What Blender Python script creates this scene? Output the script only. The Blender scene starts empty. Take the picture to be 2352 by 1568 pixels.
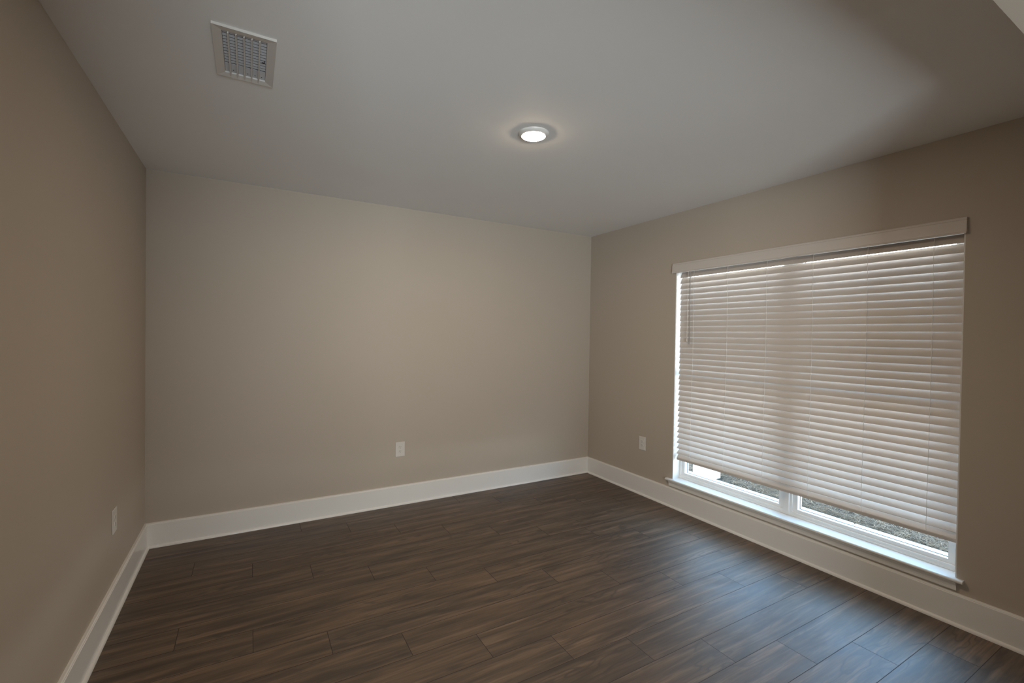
import bpy, bmesh, math, random
from mathutils import Vector, Matrix

scene = bpy.context.scene
COL = scene.collection

# ---------------------------------------------------------------- camera, sky, exposure
H, D, W = 2.743, 4.178, 4.0962          # ceiling height, depth to the plain far wall, window wall
CAM = Vector((0.6559, 0.0, 1.5829))
F_PX, YAW, PITCH, ROLL = 1049.4, math.radians(29.824), math.radians(-0.7547), math.radians(0.8195)
fwd = Vector((math.sin(YAW) * math.cos(PITCH), math.cos(YAW) * math.cos(PITCH), math.sin(PITCH)))
rgt = Vector((math.cos(YAW), -math.sin(YAW), 0.0))
upv = rgt.cross(fwd)
r2 = rgt * math.cos(ROLL) + upv * math.sin(ROLL)
u2 = -rgt * math.sin(ROLL) + upv * math.cos(ROLL)
cam_data = bpy.data.cameras.new('camera')
cam = bpy.data.objects.new('camera', cam_data)
COL.objects.link(cam)
cam_data.sensor_width = 36.0
cam_data.lens = F_PX / 2352.0 * 36.0
cam_data.clip_start = 0.02
rot = Matrix((r2, u2, -fwd)).transposed()
cam.matrix_world = Matrix.Translation(CAM) @ rot.to_4x4()
scene.camera = cam

WORLD = 20.6            # open sky above, added fill glow below the horizon
LAMP = 500.0
world = bpy.data.worlds.new('sky')
scene.world = world
world.use_nodes = True
wn = world.node_tree
wn.nodes.clear()
wout = wn.nodes.new('ShaderNodeOutputWorld')
wbg = wn.nodes.new('ShaderNodeBackground')
wtc = wn.nodes.new('ShaderNodeTexCoord')
wsep = wn.nodes.new('ShaderNodeSeparateXYZ')
wmap = wn.nodes.new('ShaderNodeMapRange')
wramp = wn.nodes.new('ShaderNodeValToRGB')
wn.links.new(wtc.outputs['Generated'], wsep.inputs[0])
wn.links.new(wsep.outputs['Z'], wmap.inputs['Value'])
wmap.inputs['From Min'].default_value = -1.0
wmap.inputs['From Max'].default_value = 1.0
wn.links.new(wmap.outputs[0], wramp.inputs[0])
GROUND_FILL = (0.95, 0.965, 1.0)  # bright fill added below the horizon, lights the ceiling through the rear door
we = wramp.color_ramp.elements
we[0].position, we[0].color = 0.485, (*GROUND_FILL, 1)
we[1].position, we[1].color = 0.505, (0.54, 0.525, 0.51, 1)       # neutral band added at the horizon to keep blue off the far wall
for p_, c_ in ((0.60, (0.50, 0.49, 0.48)), (0.66, (0.165, 0.29, 0.475)), (0.82, (0.13, 0.225, 0.34)), (0.93, (0.175, 0.255, 0.335))):
    e = we.new(p_)
    e.color = (*c_, 1)
wn.links.new(wramp.outputs[0], wbg.inputs['Color'])
wbg.inputs['Strength'].default_value = WORLD
wn.links.new(wbg.outputs[0], wout.inputs[0])

vs = scene.view_settings
scene.display_settings.display_device = 'sRGB'
vs.view_transform = 'Standard'
vs.look = 'None'
vs.exposure = 0.0
vs.gamma = 1.0
vs.use_curve_mapping = False
cy = scene.cycles
cy.use_denoising = True
cy.max_bounces = 14
cy.diffuse_bounces = 8
cy.glossy_bounces = 5
cy.transparent_max_bounces = 16
cy.sample_clamp_indirect = 20.0
cy.caustics_reflective = False
cy.caustics_refractive = False

# daylight comes in through the window and an added rear door: sky portals for the sampler
def portal(name, loc, direction, sx, sy):
    l = bpy.data.lights.new(name, 'AREA')
    l.shape = 'RECTANGLE'
    l.size, l.size_y = sx, sy
    l.cycles.is_portal = True
    o = bpy.data.objects.new(name, l)
    COL.objects.link(o)
    o.location = loc
    o.rotation_euler = Vector(direction).to_track_quat('-Z', 'Y').to_euler()
    return o

# ---------------------------------------------------------------- mesh helpers
def new_obj(name, bm, mat=None, parent=None, smooth=False):
    bmesh.ops.recalc_face_normals(bm, faces=bm.faces[:])
    me = bpy.data.meshes.new(name)
    bm.to_mesh(me)
    bm.free()
    if smooth:
        for p in me.polygons:
            p.use_smooth = True
    o = bpy.data.objects.new(name, me)
    COL.objects.link(o)
    if mat:
        me.materials.append(mat)
    if parent:
        o.parent = parent
    return o

def empty(name, loc=(0, 0, 0)):
    o = bpy.data.objects.new(name, None)
    o.empty_display_size = 0.05
    COL.objects.link(o)
    o.location = loc
    return o

def tag(o, label=None, cat=None, group=None, kind=None):
    if label: o['label'] = label
    if cat: o['category'] = cat
    if group: o['group'] = group
    if kind: o['kind'] = kind
    return o

def box(bm, x0, x1, y0, y1, z0, z1, bevel=0.0, segs=2):
    vs_ = [bm.verts.new((x, y, z)) for x in (x0, x1) for y in (y0, y1) for z in (z0, z1)]
    idx = [(0, 1, 3, 2), (4, 6, 7, 5), (0, 4, 5, 1), (2, 3, 7, 6), (0, 2, 6, 4), (1, 5, 7, 3)]
    fs = [bm.faces.new([vs_[i] for i in f]) for f in idx]
    if bevel > 0:
        es = list({e for f in fs for e in f.edges})
        bmesh.ops.bevel(bm, geom=es, offset=bevel, segments=segs, profile=0.5, affect='EDGES')
    return bm

def box_obj(name, dims, mat, parent=None, bevel=0.0):
    return new_obj(name, box(bmesh.new(), *dims, bevel=bevel), mat, parent)

def grid_solid(us, vs_, skip, to3, t0, t1):
    """One closed slab from a grid of cells (some left out), between depths t0 and t1."""
    bm = bmesh.new()
    cache = {}
    def V(i, j, t):
        k = (i, j, t)
        if k not in cache:
            cache[k] = bm.verts.new(to3(us[i], vs_[j], t))
        return cache[k]
    nu, nv = len(us) - 1, len(vs_) - 1
    solid = {(i, j) for i in range(nu) for j in range(nv)} - set(skip)
    for (i, j) in solid:
        bm.faces.new([V(i, j, t0), V(i + 1, j, t0), V(i + 1, j + 1, t0), V(i, j + 1, t0)])
        bm.faces.new([V(i, j, t1), V(i, j + 1, t1), V(i + 1, j + 1, t1), V(i + 1, j, t1)])
        for (di, dj, a, b) in ((-1, 0, (i, j), (i, j + 1)), (1, 0, (i + 1, j), (i + 1, j + 1)),
                               (0, -1, (i, j), (i + 1, j)), (0, 1, (i, j + 1), (i + 1, j + 1))):
            if (i + di, j + dj) not in solid:
                bm.faces.new([V(*a, t0), V(*b, t0), V(*b, t1), V(*a, t1)])
    return bm

def extrude_profile(pts, a, b, place):
    """Closed profile pts (n, z) swept from a to b; place(s, n, z) -> xyz. a, b may be callables of n (mitres)."""
    bm = bmesh.new()
    fa = a if callable(a) else (lambda n: a)
    fb = b if callable(b) else (lambda n: b)
    va = [bm.verts.new(place(fa(n), n, z)) for n, z in pts]
    vb = [bm.verts.new(place(fb(n), n, z)) for n, z in pts]
    k = len(pts)
    for i in range(k):
        bm.faces.new([va[i], va[(i + 1) % k], vb[(i + 1) % k], vb[i]])
    bm.faces.new(va)
    bm.faces.new(vb[::-1])
    return bm

def ring_frame(y0, y1, z0, z1, wl, wr, wb, wt, x0, x1):
    """A rectangular frame in the y/z plane as one closed mesh."""
    return grid_solid([y0, y0 + wr, y1 - wl, y1], [z0, z0 + wb, z1 - wt, z1], {(1, 1)},
                      lambda u, v, t: (t, u, v), x0, x1)

def lathe(bm, prof, segs=48, centre=(0, 0, 0)):
    rings = []
    for r, z in prof:
        if r < 1e-6:
            rings.append([bm.verts.new((centre[0], centre[1], centre[2] + z))])
        else:
            rings.append([bm.verts.new((centre[0] + r * math.cos(2 * math.pi * i / segs),
                                        centre[1] + r * math.sin(2 * math.pi * i / segs), centre[2] + z)) for i in range(segs)])
    for a, b in zip(rings, rings[1:]):
        for i in range(segs):
            j = (i + 1) % segs
            if len(a) == 1 and len(b) == 1:
                continue
            if len(a) == 1:
                bm.faces.new([a[0], b[i], b[j]])
            elif len(b) == 1:
                bm.faces.new([a[i], a[j], b[0]])
            else:
                bm.faces.new([a[i], a[j], b[j], b[i]])
    return bm

def tube(bm, pts, r, n=8):
    pts = [Vector(p) for p in pts]
    rings = []
    for k, p in enumerate(pts):
        d = (pts[min(k + 1, len(pts) - 1)] - pts[max(k - 1, 0)]).normalized()
        a = d.orthogonal().normalized()
        if abs(d.z) < 0.99:
            a = Vector((0, 0, 1)).cross(d).normalized()
        else:
            a = Vector((1, 0, 0))
        b = d.cross(a)
        rr = r[k] if isinstance(r, (list, tuple)) else r
        rings.append([bm.verts.new(p + (a * math.cos(2 * math.pi * i / n) + b * math.sin(2 * math.pi * i / n)) * rr) for i in range(n)])
    for A, B in zip(rings, rings[1:]):
        for i in range(n):
            bm.faces.new([A[i], A[(i + 1) % n], B[(i + 1) % n], B[i]])
    bm.faces.new(rings[0][::-1])
    bm.faces.new(rings[-1])
    return bm

# ---------------------------------------------------------------- materials
def mat_new(name):
    m = bpy.data.materials.new(name)
    m.use_nodes = True
    nt = m.node_tree
    b = nt.nodes['Principled BSDF']
    return m, nt, b

def L(nt, a, b):
    nt.links.new(a, b)

def painted(name, col, rough, bump=0.0, scale=220.0, spec=0.5, var=0.03):
    m, nt, b = mat_new(name)
    tc = nt.nodes.new('ShaderNodeTexCoord')
    n1 = nt.nodes.new('ShaderNodeTexNoise')
    n1.inputs['Scale'].default_value = 1.3
    n1.inputs['Detail'].default_value = 3
    L(nt, tc.outputs['Object'], n1.inputs['Vector'])
    mix = nt.nodes.new('ShaderNodeMix')
    mix.data_type = 'RGBA'
    mix.inputs[6].default_value = (*[c * (1 - var) for c in col], 1)
    mix.inputs[7].default_value = (*[min(1, c * (1 + var)) for c in col], 1)
    L(nt, n1.outputs[0], mix.inputs[0])
    L(nt, mix.outputs[2], b.inputs['Base Color'])
    b.inputs['Roughness'].default_value = rough
    b.inputs['Specular IOR Level'].default_value = spec
    if bump > 0:
        n2 = nt.nodes.new('ShaderNodeTexNoise')
        n2.inputs['Scale'].default_value = scale
        n2.inputs['Detail'].default_value = 2
        L(nt, tc.outputs['Object'], n2.inputs['Vector'])
        bp = nt.nodes.new('ShaderNodeBump')
        bp.inputs['Strength'].default_value = bump
        bp.inputs['Distance'].default_value = 0.001
        L(nt, n2.outputs[0], bp.inputs['Height'])
        L(nt, bp.outputs[0], b.inputs['Normal'])
    return m

M_wall = painted('greige_wall_paint', (0.46, 0.403, 0.341), 0.55, bump=0.12, scale=170, spec=0.35)
M_ceil = painted('white_ceiling_paint', (0.80, 0.80, 0.80), 0.8, bump=0.18, scale=120, spec=0.2)
M_trim = painted('white_semigloss_trim', (0.77, 0.755, 0.735), 0.26, spec=0.5, var=0.01)
M_vinyl = painted('white_vinyl', (0.80, 0.795, 0.785), 0.35, spec=0.5, var=0.01)
M_slat = painted('white_slat_vinyl', (0.60, 0.55, 0.512), 0.42, spec=0.45, var=0.015)
M_cord = painted('white_cord', (0.86, 0.84, 0.81), 0.8, var=0.02)
M_wand = painted('grey_wand', (0.33, 0.31, 0.29), 0.4, var=0.02)
M_plate = painted('white_outlet_plastic', (0.66, 0.63, 0.60), 0.32, var=0.01)
M_slot = painted('dark_slot', (0.03, 0.027, 0.025), 0.6, var=0.0)
M_metal = painted('white_register_metal', (0.62, 0.60, 0.575), 0.4, var=0.02)
M_louvre = painted('pale_damper_metal', (0.56, 0.585, 0.64), 0.35, var=0.02)
M_duct = painted('dark_duct', (0.035, 0.035, 0.045), 0.7, var=0.02)
M_gasket = painted('grey_gasket', (0.22, 0.26, 0.30), 0.6, var=0.0)
M_conc = painted('pale_concrete', (0.56, 0.58, 0.56), 0.85, bump=0.4, scale=60, spec=0.2, var=0.1)
M_soil = painted('brown_mulch_soil', (0.05, 0.042, 0.034), 0.95, bump=0.6, scale=40, spec=0.1, var=0.3)
M_post = painted('white_post_paint', (0.82, 0.83, 0.82), 0.5, var=0.01)
M_ground = painted('grey_ground', (0.26, 0.26, 0.23), 0.95, spec=0.1, var=0.2)

# thin clear glass
M_glass = bpy.data.materials.new('window_glass')
M_glass.use_nodes = True
gt = M_glass.node_tree
gt.nodes.clear()
g_out = gt.nodes.new('ShaderNodeOutputMaterial')
g_mix = gt.nodes.new('ShaderNodeMixShader')
g_fr = gt.nodes.new('ShaderNodeFresnel')
g_fr.inputs[0].default_value = 1.45
g_t = gt.nodes.new('ShaderNodeBsdfTransparent')
g_t.inputs[0].default_value = (0.95, 0.985, 0.98, 1)
g_g = gt.nodes.new('ShaderNodeBsdfGlossy')
g_g.inputs['Roughness'].default_value = 0.02
g_geo = gt.nodes.new('ShaderNodeNewGeometry')
g_front = gt.nodes.new('ShaderNodeMath')
g_front.operation = 'SUBTRACT'
g_front.inputs[0].default_value = 1.0
L(gt, g_geo.outputs['Backfacing'], g_front.inputs[1])
g_mul = gt.nodes.new('ShaderNodeMath')
g_mul.operation = 'MULTIPLY'
L(gt, g_fr.outputs[0], g_mul.inputs[0])
L(gt, g_front.outputs[0], g_mul.inputs[1])
L(gt, g_mul.outputs[0], g_mix.inputs[0])
L(gt, g_t.outputs[0], g_mix.inputs[1])
L(gt, g_g.outputs[0], g_mix.inputs[2])
L(gt, g_mix.outputs[0], g_out.inputs[0])

def emitter(name, col, strength):
    m, nt, b = mat_new(name)
    b.inputs['Base Color'].default_value = (0.8, 0.8, 0.78, 1)
    b.inputs['Roughness'].default_value = 0.4
    b.inputs['Emission Color'].default_value = (*col, 1)
    b.inputs['Emission Strength'].default_value = strength
    return m
M_lens = emitter('warm_lit_lens', (1.0, 0.79, 0.56), LAMP)

# pine straw: pale grey-brown needles, each strand its own tone
M_straw, nt, b = mat_new('pine_straw')
g = nt.nodes.new('ShaderNodeNewGeometry')
rp = nt.nodes.new('ShaderNodeValToRGB')
rp.color_ramp.elements[0].color = (0.05, 0.035, 0.024, 1)
rp.color_ramp.elements[1].color = (0.42, 0.30, 0.195, 1)
L(nt, g.outputs['Random Per Island'], rp.inputs[0])
L(nt, rp.outputs[0], b.inputs['Base Color'])
b.inputs['Roughness'].default_value = 0.6

# plank floor: long planks, each row shifted a quarter, wood grain, dark joints
M_floor, nt, b = mat_new('wood_plank_floor')
def MATH(op, a=None, b_=None, c=None, clamp=False):
    n = nt.nodes.new('ShaderNodeMath')
    n.operation = op
    n.use_clamp = clamp
    for i, v in enumerate((a, b_, c)):
        if v is None: continue
        if isinstance(v, (int, float)): n.inputs[i].default_value = v
        else: L(nt, v, n.inputs[i])
    return n.outputs[0]
def COMB(x, y, z=0.0):
    n = nt.nodes.new('ShaderNodeCombineXYZ')
    for i, v in enumerate((x, y, z)):
        if isinstance(v, (int, float)): n.inputs[i].default_value = v
        else: L(nt, v, n.inputs[i])
    return n.outputs[0]
def NOISE(vec, scale, detail=4, rough=0.55, dist=0.0):
    n = nt.nodes.new('ShaderNodeTexNoise')
    n.inputs['Scale'].default_value = scale
    n.inputs['Detail'].default_value = detail
    n.inputs['Roughness'].default_value = rough
    n.inputs['Distortion'].default_value = dist
    L(nt, vec, n.inputs['Vector'])
    return n.outputs[0]
def RAMP(fac, stops):
    n = nt.nodes.new('ShaderNodeValToRGB')
    e = n.color_ramp.elements
    while len(e) < len(stops): e.new(0.5)
    for k, (p, c) in zip(e, stops):
        k.position = p
        k.color = (*c, 1) if len(c) == 3 else c
    L(nt, fac, n.inputs[0])
    return n.outputs[0]
def MIX(fac, a, b_, blend='MIX'):
    n = nt.nodes.new('ShaderNodeMix')
    n.data_type = 'RGBA'
    n.blend_type = blend
    for i, v in ((0, fac), (6, a), (7, b_)):
        if isinstance(v, (int, float)): n.inputs[i].default_value = v
        elif isinstance(v, tuple): n.inputs[i].default_value = (*v, 1)
        else: L(nt, v, n.inputs[i])
    return n.outputs[2]
tc = nt.nodes.new('ShaderNodeTexCoord')
sp = nt.nodes.new('ShaderNodeSeparateXYZ')
L(nt, tc.outputs['Object'], sp.inputs[0])
X, Y = sp.outputs['X'], sp.outputs['Y']
PW, PL, Y0, X0, STEP = 0.1996, 1.366, 2.962, 0.3365, 0.3414
rv = MATH('DIVIDE', MATH('SUBTRACT', Y0, Y), PW)
row = MATH('FLOOR', rv)
rf = MATH('FRACT', rv)
uv_ = MATH('DIVIDE', MATH('SUBTRACT', MATH('SUBTRACT', X, X0), MATH('MULTIPLY', row, STEP)), PL)
pl = MATH('FLOOR', uv_)
uf = MATH('FRACT', uv_)
wnz = nt.nodes.new('ShaderNodeTexWhiteNoise')
wnz.noise_dimensions = '2D'
L(nt, COMB(row, pl), wnz.inputs['Vector'])
rnd, rcol = wnz.outputs['Value'], wnz.outputs['Color']
rs = nt.nodes.new('ShaderNodeSeparateColor')
L(nt, rcol, rs.inputs[0])
ox = MATH('MULTIPLY', rs.outputs[0], 31.0)
oy = MATH('MULTIPLY', rs.outputs[1], 17.0)
gx, gy = MATH('ADD', X, ox), MATH('ADD', Y, oy)
fine = NOISE(COMB(MATH('MULTIPLY', gx, 3.2), MATH('MULTIPLY', gy, 85.0)), 1.0, 5, 0.6)
mid = NOISE(COMB(MATH('MULTIPLY', gx, 1.5), MATH('MULTIPLY', gy, 20.0)), 1.0, 4, 0.6, 0.5)
warp = NOISE(COMB(MATH('MULTIPLY', gx, 2.2), MATH('MULTIPLY', gy, 9.0)), 1.0, 2, 0.5)
rings = MATH('SINE', MATH('ADD', MATH('MULTIPLY', gy, 95.0), MATH('MULTIPLY', warp, 46.0)))
ringl = MATH('POWER', MATH('MULTIPLY_ADD', rings, 0.5, 0.5), 5.0)
ringmask = RAMP(NOISE(COMB(MATH('MULTIPLY', gx, 1.1), MATH('MULTIPLY', gy, 6.0)), 1.0, 2), [(0.47, (0, 0, 0)), (0.60, (1, 1, 1))])
vo = nt.nodes.new('ShaderNodeTexVoronoi')
vo.inputs['Scale'].default_value = 1.0
L(nt, COMB(MATH('MULTIPLY', MATH('ADD', gx, MATH('MULTIPLY', warp, 0.12)), 2.7), MATH('MULTIPLY', gy, 8.5)), vo.inputs['Vector'])
knot = RAMP(vo.outputs['Distance'], [(0.05, (1, 1, 1)), (0.16, (0, 0, 0))])
base = RAMP(mid, [(0.32, (0.046, 0.029, 0.018)), (0.50, (0.108, 0.070, 0.044)), (0.66, (0.185, 0.122, 0.078))])
tone = RAMP(rnd, [(0.0, (0.90, 0.90, 0.91)), (1.0, (1.10, 1.08, 1.04))])
c1 = MIX(1.0, base, tone, 'MULTIPLY')
c2 = MIX(MATH('MULTIPLY', RAMP(fine, [(0.36, (1, 1, 1)), (0.58, (0, 0, 0))]), 0.6), c1, (0.045, 0.031, 0.021))
c3 = MIX(MATH('MULTIPLY', MATH('MULTIPLY', ringl, ringmask), 0.7), c2, (0.04, 0.028, 0.02))
c4 = MIX(MATH('MULTIPLY', knot, 0.7), c3, (0.03, 0.021, 0.015))
def edge(fr, size, half):
    d = MATH('MULTIPLY', MATH('MINIMUM', fr, MATH('SUBTRACT', 1.0, fr)), size)
    return MATH('LESS_THAN', d, half)
groove = MATH('MAXIMUM', edge(rf, PW, 0.0016), edge(uf, PL, 0.0016))
c5 = MIX(MATH('MULTIPLY', groove, 0.85), c4, (0.012, 0.009, 0.007))
L(nt, c5, b.inputs['Base Color'])
smear = NOISE(COMB(MATH('MULTIPLY', X, 2.0), MATH('MULTIPLY', Y, 3.5)), 1.0, 4, 0.6, 1.2)
L(nt, MATH('ADD', MATH('ADD', MATH('MULTIPLY_ADD', smear, 0.22, 0.33), MATH('MULTIPLY', fine, 0.10)), MATH('MULTIPLY', groove, 0.3)), b.inputs['Roughness'])
b.inputs['Specular IOR Level'].default_value = 0.85
bp = nt.nodes.new('ShaderNodeBump')
bp.inputs['Strength'].default_value = 0.35
bp.inputs['Distance'].default_value = 0.0012
L(nt, MATH('SUBTRACT', MATH('MULTIPLY', fine, 0.35), groove), bp.inputs['Height'])
L(nt, bp.outputs[0], b.inputs['Normal'])

# ---------------------------------------------------------------- the room
REAR = -2.6                              # rear wall of the space the room opens to
WT = 0.21                                # outside wall thickness
OY0, OY1, OZ0, OZ1 = 0.958, 2.945, 0.262, 2.262     # window opening
FX0, FX1, FYJ, FYR, FZ = 0.24, 0.41, 0.50, 3.05, 2.44   # wall with the wide opening the camera stands in, unseen jambs placed to shade side walls

def struct(o, label=None):
    o['kind'] = 'structure'
    if label: o['label'] = label
    return o

struct(box_obj('floor', (-1.45, W + WT, REAR - 0.15, D + 0.15, -0.09, 0.0), M_floor),
       'grey-brown wood plank floor with staggered end joints')
# ceiling with the duct hole of the air register
VX0, VX1, VY0, VY1 = 0.553, 0.709, 2.096, 2.424
struct(new_obj('ceiling', grid_solid([-1.45, VX0, VX1, W + WT], [REAR - 0.15, VY0, VY1, D + 0.15], {(1, 1)},
       lambda u, v, t: (u, v, t), H, H + 0.12), M_ceil), 'plain white ceiling')
struct(box_obj('wall_left', (-0.12, 0.0, FX1, D, 0.0, H), M_wall), 'greige side wall opposite the window')
struct(box_obj('wall_back', (-0.12, W + WT, D, D + 0.12, 0.0, H), M_wall), 'plain greige far wall')
struct(new_obj('wall_right', grid_solid([REAR, OY0, OY1, D], [0.0, OZ0 - 0.0205, OZ1, H], {(1, 1)},
       lambda u, v, t: (t, u, v), W, W + WT), M_wall), 'greige wall holding the window')
struct(new_obj('wall_front', grid_solid([-1.30, FYJ, FYR, W], [0.0, FZ, H], {(1, 0)},
       lambda u, v, t: (u, t, v), FX0, FX1), M_wall), 'greige header over the wide opening')
# rear wall with an unseen glazed door, added to bring fill daylight into the room
RWX0, RWX1, RWZ0, RWZ1 = -0.50, 1.45, 0.06, 2.15
struct(new_obj('wall_rear', grid_solid([-1.42, RWX0, RWX1, W + WT], [0.0, RWZ0, RWZ1, H], {(1, 1)},
       lambda u, v, t: (u, t, v), REAR - 0.15, REAR), M_wall))
struct(box_obj('wall_side', (-1.42, -1.30, REAR, FX1, 0.0, H), M_wall))
portal('fill_door_portal', ((RWX0 + RWX1) / 2, REAR - 0.10, (RWZ0 + RWZ1) / 2), (0, 1, 0), RWX1 - RWX0, RWZ1 - RWZ0)
portal('window_daylight', (W + 0.19, (OY0 + OY1) / 2, (OZ0 + OZ1) / 2), (-1, 0, 0), OZ1 - OZ0, OY1 - OY0)

win2 = struct(empty('fill_door', ((RWX0 + RWX1) / 2, REAR - 0.08, RWZ0)))  # unseen door added to let fill daylight in from behind
o2 = win2.location
new_obj('window_frame', grid_solid([RWX0 - o2.x, RWX0 + 0.05 - o2.x, RWX1 - 0.05 - o2.x, RWX1 - o2.x],
        [0, 0.05, RWZ1 - RWZ0 - 0.05, RWZ1 - RWZ0], {(1, 1)}, lambda u, v, t: (u, t, v), -0.03, 0.03), M_vinyl, win2)
new_obj('glass', box(bmesh.new(), RWX0 + 0.045 - o2.x, RWX1 - 0.045 - o2.x, -0.004, 0.0, 0.045, RWZ1 - RWZ0 - 0.045), M_glass, win2)

# roof with white soffits: a short eave over the window, a deep overhang added to keep sky out of the rear door
struct(box_obj('roof', (-2.2, W + WT + 0.30, REAR - 3.2, D + 0.6, H + 0.121, H + 0.30), M_post))
struct(box_obj('soffit', (W + WT + 0.001, W + WT + 0.30, REAR - 0.5, D + 0.6, 2.66, H + 0.12), M_post))

# baseboards: flat board with an eased cap and a shoe moulding, mitred in the corners
BH = 0.168
BASE = [(0, 0), (0.018, 0), (0.018, BH), (0.0155, BH + 0.0025), (0.0155, BH + 0.006), (0.011, BH + 0.010), (0.0, BH + 0.0115)]
sh = [(0.018 + 0.0135 * math.cos(math.radians(a)), 0.018 * math.sin(math.radians(a))) for a in range(0, 91, 15)]
SHOE = [(0.0175, 0)] + sh + [(0.0175, 0.018)]
def runs(side, a, b, place):
    bo = struct(new_obj('baseboard_' + side, extrude_profile(BASE, a, b, place), M_trim))
    so = new_obj('shoe_moulding', extrude_profile(SHOE, a, b, place), M_trim, bo)
    return bo
runs('left', FX1, lambda n: D - n, lambda s, n, z: (n, s, z))
runs('back', lambda n: n, lambda n: W - n, lambda s, n, z: (s, D - n, z))
runs('right', FX1, lambda n: D - n, lambda s, n, z: (W - n, s, z))

# ---------------------------------------------------------------- the window
win = struct(empty('window_1', (W, (OY0 + OY1) / 2, OZ0)), 'wide double window with white frame and sill')
wo = win.location
def wpart(name, bm, mat, parent=None, smooth=False):
    bmesh.ops.translate(bm, vec=-Vector(wo), verts=bm.verts[:])
    return new_obj(name, bm, mat, parent or win, smooth)
XF0, XF1 = W + 0.088, W + 0.165
# white painted return around the recess
wpart('return_lining', grid_solid([OY0, OY0 + 0.006, OY1 - 0.006, OY1], [OZ0 - 0.002, OZ1 - 0.006, OZ1], {(1, 0)},
      lambda u, v, t: (t, u, v), W + 0.001, XF0), M_trim)
# frame of the two mulled units
YM0, YM1 = 1.922, 1.958
GL = [(2.887, 2.008), (1.870, 1.024)]     # clear glass widths of the two units
GZ0, GZ1 = 0.317, 2.19
wpart('window_frame', grid_solid([OY0 + 0.006, 0.985, 1.905, 1.975, 2.922, OY1 - 0.006], [OZ0, OZ0 + 0.030, OZ1 - 0.035, OZ1],
      {(1, 1), (3, 1)}, lambda u, v, t: (t, u, v), XF0, XF1), M_vinyl)
bm = bmesh.new()
box(bm, XF0 - 0.010, XF0 + 0.004, YM0, YM1, OZ0 + 0.008, OZ1 - 0.02, bevel=0.003)
wpart('mullion', bm, M_vinyl)
for (ya, yb) in GL:
    yo0, yo1 = (0.985, 1.905) if ya < 1.95 else (1.975, 2.922)
    so = wpart('sash', ring_frame(yo0, yo1, OZ0 + 0.030, OZ1 - 0.035, yo1 - ya, yb - yo0, GZ0 - OZ0 - 0.030, 0.045, XF0 + 0.012, XF1 - 0.01), M_vinyl)
    bm = box(bmesh.new(), XF0 + 0.016, XF1 - 0.012, yb, ya, 1.235, 1.275, bevel=0.003)
    wpart('meeting_rail', bm, M_vinyl, so)
    wpart('gasket', ring_frame(yb - 0.001, ya + 0.001, GZ0 - 0.001, GZ1 + 0.001, 0.004, 0.004, 0.004, 0.004, XF0 + 0.044, XF0 + 0.050), M_gasket, so)
    wpart('glass', box(bmesh.new(), XF0 + 0.045, XF0 + 0.049, yb + 0.001, ya - 0.001, GZ0 + 0.001, GZ1), M_glass, so)
# bottom ridges of the frame seen as fine lines
bm = bmesh.new()
box(bm, XF0 - 0.006, XF0 + 0.002, OY0 + 0.006, OY1 - 0.006, OZ0, OZ0 + 0.012, bevel=0.002)
wpart('frame_stop', bm, M_vinyl)
# outside sill
bm = extrude_profile([(0, -0.03), (0.09, -0.045), (0.09, -0.005), (0, 0.028)], OY0, OY1, lambda s, n, z: (XF1 - 0.002 + n, s, OZ0 + z))
wpart('outside_sill', bm, M_post)
# stool with rounded nose, and apron moulding under it
NX = 0.034
pts = [(0.0, 0.0)]
nose = [(-NX + 0.010 + 0.010 * math.cos(math.radians(a)), -0.010 + 0.010 * math.sin(math.radians(a))) for a in range(90, 271, 20)]
def stool_profile():
    p = [(0.088, 0.0)] + nose + [(0.088, -0.020)]
    return p
bm = bmesh.new()
SY0, SY1 = 0.925, 3.005
prof = stool_profile()
bm = extrude_profile(prof, OY0 + 0.0005, OY1 - 0.0005, lambda s, n, z: (W + n, s, OZ0 + z))
# horns either side of the opening
for (a, b_) in ((SY0, OY0 + 0.0005), (OY1 - 0.0005, SY1)):
    t = extrude_profile([(0.0, 0.0)] + nose + [(0.0, -0.020)], a, b_, lambda s, n, z: (W + n, s, OZ0 + z))
    me = bpy.data.meshes.new('t'); t.to_mesh(me); t.free(); bm.from_mesh(me); bpy.data.meshes.remove(me)
wpart('window_sill', bm, M_trim)
cove = [(0.0, -0.020), (-0.024, -0.020), (-0.024, -0.027), (-0.020, -0.031), (-0.016, -0.040), (-0.014, -0.052), (-0.014, -0.066), (-0.011, -0.070), (0.0, -0.070)]
wpart('apron', extrude_profile(cove, 0.955, 2.975, lambda s, n, z: (W + n, s, OZ0 + z)), M_trim)

# ---------------------------------------------------------------- the blind
BX = W + 0.036
BY0, BY1 = 0.9665, 2.914
blind = tag(empty('window_blind', (BX, (BY0 + BY1) / 2, 0.448)),
            'wide white slatted blind lowered almost to the sill over the window', 'blind')
bo = blind.location
def bpart(name, bm, mat, parent=None, smooth=False):
    bmesh.ops.translate(bm, vec=-Vector(bo), verts=bm.verts[:])
    return new_obj(name, bm, mat, parent or blind, smooth)
SW, ST = 0.0575, 0.0030
random.seed(4)
def slat_tilt(k):
    # nearly shut in the middle, a little more open near the top and low down
    t = k / 33.0
    return math.radians(78.0 - 14.0 * max(0.0, 1 - k / 8.0) - 36.0 * max(0.0, (t - 0.40) / 0.60) ** 1.2 + random.uniform(-0.35, 0.35))
low = [2.139, 2.084] + [2.084 - 0.04925 * k for k in range(1, 33)]
bm = bmesh.new()
n_seg = 6
slat_lines = []
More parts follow.
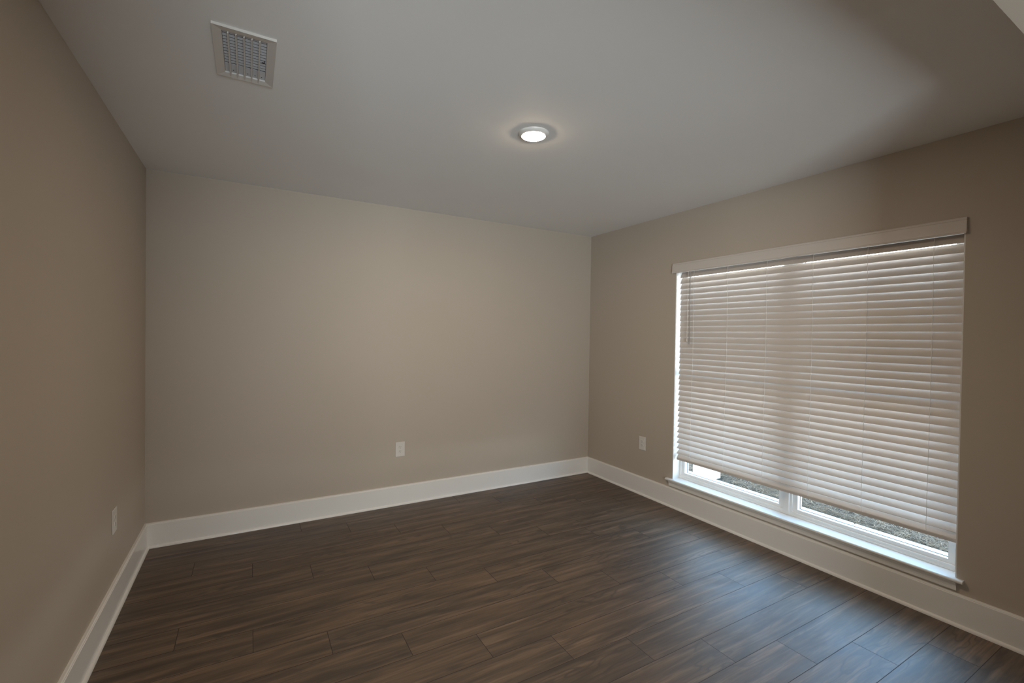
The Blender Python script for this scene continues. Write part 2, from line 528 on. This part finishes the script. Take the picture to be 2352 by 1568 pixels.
for k, zl in enumerate(low):
    a = slat_tilt(k)
    ca, sa = math.cos(a), math.sin(a)
    dy = random.uniform(-0.001, 0.001)
    # cross-section: slightly crowned slat from the room edge (low) to the window edge (high)
    sec = []
    for i in range(n_seg + 1):
        s = i / n_seg
        crown = 0.0012 * 4 * s * (1 - s)
        sec.append((s * SW, crown + ST / 2))
    for i in range(n_seg, -1, -1):
        s = i / n_seg
        crown = 0.0012 * 4 * s * (1 - s)
        sec.append((s * SW, crown - ST / 2))
    x_low = BX - SW * ca / 2
    ring = [[], []]
    for e, y in enumerate((BY0 + dy, BY1 + dy)):
        for (s, h) in sec:
            ring[e].append(bm.verts.new((x_low + s * ca - h * sa, y, zl + s * sa + h * ca)))
    m_ = len(sec)
    for i in range(m_):
        bm.faces.new([ring[0][i], ring[0][(i + 1) % m_], ring[1][(i + 1) % m_], ring[1][i]])
    bm.faces.new(ring[0]); bm.faces.new(ring[1][::-1])
    slat_lines.append((x_low, zl, a))
bpart('slats', bm, M_slat)
# bottom rail: a thicker bar lying at the same tilt
x_low, z_low = BX - 0.014, 0.467
sec = [(0.0, 0.467), (0.030, 0.509), (0.038, 0.503), (0.014, 0.447), (0.001, 0.447)]
bm = bmesh.new()
R = []
for y in (BY0, BY1 + 0.004):
    R.append([bm.verts.new((x_low + dx, y, z)) for dx, z in sec])
for i in range(5):
    bm.faces.new([R[0][i], R[0][(i + 1) % 5], R[1][(i + 1) % 5], R[1][i]])
bm.faces.new(R[0]); bm.faces.new(R[1][::-1])
bmesh.ops.bevel(bm, geom=bm.edges[:], offset=0.002, segments=2, affect='EDGES')
bpart('bottom_rail', bm, M_slat)
# headrail behind a valance with short returns
bpart('headrail', box(bmesh.new(), W + 0.010, W + 0.066, BY0, BY1 + 0.004, 2.196, 2.258, bevel=0.002), M_slat)
vp = [(-0.006, 2.2745), (-0.010, 2.2745), (-0.0125, 2.268), (-0.0125, 2.262), (-0.011, 2.2605), (-0.0135, 2.258), (-0.018, 2.196), (-0.021, 2.190), (-0.021, 2.184), (-0.012, 2.184), (-0.006, 2.25)]
VYA, VYB = 0.951, 2.978
bm = extrude_profile(vp, VYA, VYB, lambda s, n, z: (W + n, s, z))
bpart('valance', bm, M_slat)
for (ya, yb) in ((VYA + 0.0005, VYA + 0.006), (VYB - 0.006, VYB - 0.0005)):
    bm = extrude_profile([(0.0, 2.272), (-0.008, 2.272), (-0.014, 2.200), (-0.014, 2.188), (0.0, 2.188)], ya, yb, lambda s, n, z: (W + n, s, z))
    bpart('valance_return', bm, M_slat)
# ladder cords, front and back strands of each with rungs under the slats
for y in (2.765, 2.430, 2.095, 1.760, 1.430, 1.100):
    bm = bmesh.new()
    fr = [(x - 0.0022, y, z - 0.001) for (x, z, a) in slat_lines]
    bk = [(x + SW * math.cos(a) + 0.0022, y, z + SW * math.sin(a) + 0.001) for (x, z, a) in slat_lines]
    tube(bm, [(BX - 0.010, y, 2.196)] + fr + [(x_low - 0.002, y, z_low)], 0.0013, 6)
    tube(bm, [(BX + 0.016, y, 2.196)] + bk + [(x_low + 0.030, y, z_low + 0.046)], 0.0010, 6)
    for f_, b_ in zip(fr, bk):
        tube(bm, [(f_[0], y, f_[2] - 0.002), (b_[0], y, b_[2] - 0.002)], 0.0007, 5)
    bpart('ladder_cord', bm, M_cord)
# tilt wand and the lift cord with its tassel, hanging in front of the slats
bm = tube(bmesh.new(), [(W + 0.004, 2.790, 2.19), (W + 0.003, 2.790, 2.165)], 0.002, 8)
tube(bm, [(W + 0.002, 2.790, 2.165), (W + 0.000, 2.786, 1.86), (W - 0.001, 2.784, 1.535), (W - 0.001, 2.784, 1.525)], [0.004, 0.004, 0.005, 0.003], 6)
bpart('tilt_wand', bm, M_wand)
bm = tube(bmesh.new(), [(W + 0.006, 2.812, 2.19), (W + 0.004, 2.812, 1.90), (W + 0.003, 2.812, 1.575)], 0.0016, 6)
lc = bpart('lift_cord', bm, M_cord)
bm = lathe(bmesh.new(), [(0.0, 0.022), (0.003, 0.020), (0.006, 0.0), (0.006, -0.008), (0.0, -0.010)], 14, (W + 0.003, 2.812, 1.556))
bpart('tassel', bm, M_plate, lc, True)

# ---------------------------------------------------------------- wall outlets
def outlet():
    """A duplex outlet on a wall facing -y, centre of the plate's back at the origin."""
    t = empty('wall_outlet')
    bm = box(bmesh.new(), -0.0435, 0.0435, -0.006, 0.0, -0.0675, 0.0675, bevel=0.003)
    new_obj('cover_plate', bm, M_plate, t)
    for s in (1, -1):
        bm = bmesh.new()
        prof = []
        for i in range(32):
            an = 2 * math.pi * i / 32
            prof.append((0.0172 * math.cos(an), max(-0.0135, min(0.0135, 0.0172 * math.sin(an)))))
        va = [bm.verts.new((x, -0.0055, z + s * 0.0195)) for x, z in prof]
        vb = [bm.verts.new((x * 0.96, -0.0085, z * 0.96 + s * 0.0195)) for x, z in prof]
        for i in range(32):
            bm.faces.new([va[i], va[(i + 1) % 32], vb[(i + 1) % 32], vb[i]])
        bm.faces.new(vb); bm.faces.new(va[::-1])
        so = new_obj('socket', bm, M_plate, t)
        for (x, w_, h_) in ((-0.0065, 0.0022, 0.0088), (0.0065, 0.0022, 0.0070)):
            new_obj('slot', box(bmesh.new(), x - w_ / 2, x + w_ / 2, -0.0089, -0.0083, s * 0.0195 + 0.0025 - h_ / 2 + 0.001, s * 0.0195 + 0.0025 + h_ / 2 + 0.001), M_slot, so)
        bm = bmesh.new()
        vsr = [bm.verts.new((0.0029 * math.cos(2 * math.pi * i / 16), -0.0089, s * 0.0195 - 0.0075 + 0.0029 * math.sin(2 * math.pi * i / 16))) for i in range(16)]
        vsb = [bm.verts.new((v.co.x, -0.0083, v.co.z)) for v in vsr]
        bm.faces.new(vsr); bm.faces.new(vsb[::-1])
        for i in range(16): bm.faces.new([vsr[i], vsb[i], vsb[(i + 1) % 16], vsr[(i + 1) % 16]])
        new_obj('ground_hole', bm, M_slot, so)
    bm = bmesh.new()
    vsr = [bm.verts.new((0.003 * math.cos(2 * math.pi * i / 14), -0.0075, 0.003 * math.sin(2 * math.pi * i / 14))) for i in range(14)]
    vsb = [bm.verts.new((v.co.x, -0.005, v.co.z)) for v in vsr]
    bm.faces.new(vsr)
    for i in range(14): bm.faces.new([vsr[i], vsb[i], vsb[(i + 1) % 14], vsr[(i + 1) % 14]])
    new_obj('screw', bm, M_plate, t)
    return t
def copy_tree(o, parent=None):
    c = o.copy()
    COL.objects.link(c)
    if parent: c.parent = parent
    for ch in list(o.children):
        copy_tree(ch, c)
    return c
oa = outlet()
oa.location = (1.869, D, 0.514)
tag(oa, 'white duplex outlet plate low on the plain far wall', 'outlet', 'duplex wall outlets')
ob = copy_tree(oa)
ob.location = (W, 3.325, 0.516)
ob.rotation_euler = (0, 0, -math.pi / 2)
tag(ob, 'white duplex outlet plate between the room corner and the window', 'outlet', 'duplex wall outlets')
oc = copy_tree(oa)
oc.location = (0.0, 3.305, 0.517)
oc.rotation_euler = (0, 0, math.pi / 2)
tag(oc, 'pale duplex outlet plate on the side wall opposite the window, seen edge-on', 'outlet', 'duplex wall outlets')

# ---------------------------------------------------------------- ceiling register
vent = tag(empty('ceiling_vent', (0.631, 2.258, H)), 'white rectangular air register with curved bars set in the ceiling', 'vent')
vo_ = vent.location
def vpart(name, bm, mat, smooth=False):
    bmesh.ops.translate(bm, vec=-Vector(vo_), verts=bm.verts[:])
    return new_obj(name, bm, mat, vent, smooth)
fx0, fx1, fy0, fy1 = 0.521, 0.741, 2.061, 2.452
bm = bmesh.new()
def ring4(x0, x1, y0, y1, z):
    return [bm.verts.new(p) for p in ((x0, y0, z), (x1, y0, z), (x1, y1, z), (x0, y1, z))]
rings4 = [ring4(fx0, fx1, fy0, fy1, H), ring4(fx0, fx1, fy0, fy1, H - 0.010), ring4(VX0, VX1, VY0, VY1, H - 0.0045), ring4(VX0, VX1, VY0, VY1, H)]
for k in range(4):
    A, B = rings4[k], rings4[(k + 1) % 4]
    for i in range(4):
        bm.faces.new([A[i], A[(i + 1) % 4], B[(i + 1) % 4], B[i]])
vpart('flange', bm, M_metal)
bm = bmesh.new()
for k in range(1, 6):
    x = VX0 + (VX1 - VX0) * (k - 0.25) / 5.75
    pr = [(x - 0.0022, H - 0.011), (x + 0.0022, H - 0.011), (x + 0.0040, H + 0.0005), (x + 0.0020, H + 0.0005)]
    m1 = extrude_profile(pr, VY0 - 0.002, VY1 + 0.012, lambda s, n, z: (n, s, z))
    me = bpy.data.meshes.new('t'); m1.to_mesh(me); m1.free(); bm.from_mesh(me); bpy.data.meshes.remove(me)
vpart('grille', bm, M_metal)
bm = bmesh.new()
for k in range(11):
    y = VY0 + 0.008 + k * 0.0222
    pr = [(y, H + 0.0040), (y + 0.0146, H + 0.0020), (y + 0.0148, H + 0.0027), (y + 0.0002, H + 0.0047)]
    m1 = extrude_profile(pr, VX0 + 0.001, VX1 - 0.001, lambda s, n, z: (s, n, z))
    me = bpy.data.meshes.new('t'); m1.to_mesh(me); m1.free(); bm.from_mesh(me); bpy.data.meshes.remove(me)
vpart('damper_louvre', bm, M_louvre)
bm = box(bmesh.new(), VX0 + 0.001, VX1 - 0.001, VY1 - 0.078, VY1 - 0.001, H + 0.0008, H + 0.0022)
vpart('end_plate', bm, M_louvre)
for x in (0.585, 0.640, 0.668, 0.694):
    vpart('rivet', lathe(bmesh.new(), [(0.0, -0.0015), (0.0022, -0.001), (0.0022, 0.001)], 10, (x, VY1 - 0.024, H + 0.0006)), M_duct)
bm = box(bmesh.new(), 0.692, 0.7035, 2.262, 2.268, H - 0.0030, H - 0.0005)
box(bm, 0.7005, 0.7035, 2.246, 2.268, H - 0.0030, H - 0.0005)
vpart('damper_lever', bm, M_duct)
bm = bmesh.new()
# open-bottomed duct boot
x0, x1, y0, y1, z0, z1 = VX0 + 0.0005, VX1 - 0.0005, VY0 + 0.0005, VY1 - 0.0005, H + 0.0075, H + 0.115
q = {(i, j, k): bm.verts.new((x, y, z)) for i, x in enumerate((x0, x1)) for j, y in enumerate((y0, y1)) for k, z in enumerate((z0, z1))}
for f in (((0,0,0),(1,0,0),(1,0,1),(0,0,1)), ((0,1,0),(1,1,0),(1,1,1),(0,1,1)), ((0,0,0),(0,1,0),(0,1,1),(0,0,1)), ((1,0,0),(1,1,0),(1,1,1),(1,0,1)), ((0,0,1),(1,0,1),(1,1,1),(0,1,1))):
    bm.faces.new([q[v] for v in f])
vpart('duct', bm, M_duct)

# ---------------------------------------------------------------- recessed lamp
lamp = tag(empty('recessed_light', (2.060, 2.235, H)), 'round lit recessed light in the white ceiling', 'light')
bm = lathe(bmesh.new(), [(0.088, 0.0), (0.088, -0.004), (0.084, -0.009), (0.074, -0.016), (0.068, -0.018), (0.0655, -0.017), (0.0655, -0.006), (0.0, -0.006)], 64)
new_obj('trim_ring', bm, M_trim, lamp, True)
bm = lathe(bmesh.new(), [(0.0645, -0.008), (0.0645, -0.018), (0.060, -0.0205), (0.045, -0.0225), (0.0, -0.0235)], 64)
new_obj('lens', bm, M_lens, lamp, True)

# ---------------------------------------------------------------- outside the window
struct(box_obj('ground', (W + WT + 0.002, 18.0, -10.0, 18.0, -0.26, -0.18), M_ground))
for (a, b_) in ((-3.0, 2.046), (2.054, 7.0)):
    struct(box_obj('path', (W + WT + 0.004, 5.50, a, b_, -0.18, -0.10), M_conc, bevel=0.004),
           'pale concrete strip outside the window, ' + ('joined under the second pane' if a < 0 else 'running past the corner post'))['category'] = 'path'
struct(box_obj('garden_ground', (5.505, 9.0, -3.0, 9.0, -0.18, -0.13), M_soil))
# pine straw mulch
random.seed(11)
bm = bmesh.new()
def strand(c, length, yaw, pitch, bend, r):
    if 5.28 < c.x < 5.72 and 3.35 < c.y < 3.91:
        length = min(length, 0.05)          # short pieces up against the post
    d = Vector((math.cos(yaw) * math.cos(pitch), math.sin(yaw) * math.cos(pitch), math.sin(pitch)))
    n = Vector((-math.sin(yaw), math.cos(yaw), 0))
    ps = []
    for i in range(4):
        s = i / 3 - 0.5
        ps.append(c + d * (s * length) + n * (bend * (s * s * 4 - 0.3) * length) + Vector((0, 0, -abs(bend) * s * s * length * 0.5)))
    rings = []
    for p in ps:
        rings.append([bm.verts.new(p + n * (r * math.cos(t)) + Vector((0, 0, r * math.sin(t)))) for t in (0.5, 2.6, 4.7)])
    for A, B in zip(rings, rings[1:]):
        for i in range(3):
            bm.faces.new([A[i], A[(i + 1) % 3], B[(i + 1) % 3], B[i]])
    bm.faces.new(rings[0][::-1]); bm.faces.new(rings[-1])
for i in range(14000):
    x = 5.50 + abs(random.gauss(0, 0.42)) + 0.02
    y = random.uniform(0.4, 5.2)
    if x < 5.64 and 3.43 < y < 3.83:
        continue
    z = -0.128 + random.random() ** 1.5 * 0.055
    strand(Vector((x, y, z)), random.uniform(0.07, 0.22), random.uniform(0, 2 * math.pi), random.gauss(0.0, 0.22), random.uniform(-0.35, 0.35), random.uniform(0.0006, 0.0012))
tag(new_obj('pine_straw', bm, M_straw), 'grey-brown pine straw mulch beyond the concrete strip outside', 'mulch', kind='stuff')
# white boxed post standing on the strip
post = new_obj('porch_post', box(bmesh.new(), -0.078, 0.078, -0.138, 0.138, 0.0, 2.7, bevel=0.006), M_post)
post.location = (5.50, 3.63, -0.10)
tag(post, 'white square post on the concrete strip outside, behind the window pane near the corner', 'post')
# what the setting's pieces are
for n_, lab, cat in (('wall_rear', 'greige wall behind the wide opening, holding the added fill door', 'wall'), ('wall_side', 'greige side wall of the space behind the opening', 'wall'),
                     ('fill_door', 'glazed door added for fill light in the wall behind the opening', 'door'), ('roof', 'flat roof slab over the rooms, rear overhang added to block sky', 'roof'), ('soffit', 'white eave soffit above the window outside', 'soffit'),
                     ('ground', 'grey ground outside', 'ground'), ('garden_ground', 'dark soil under the pine straw outside', 'soil'),
                     ('baseboard_left', 'white baseboard along the side wall opposite the window', 'baseboard'), ('baseboard_back', 'white baseboard along the plain far wall', 'baseboard'),
                     ('baseboard_right', 'white baseboard under the window', 'baseboard')):
    bpy.data.objects[n_]['label'] = lab
    bpy.data.objects[n_]['category'] = cat
for n_, cat in (('floor', 'floor'), ('ceiling', 'ceiling'), ('wall_left', 'wall'), ('wall_back', 'wall'), ('wall_right', 'wall'), ('wall_front', 'wall'), ('window_1', 'window')):
    bpy.data.objects[n_]['category'] = cat
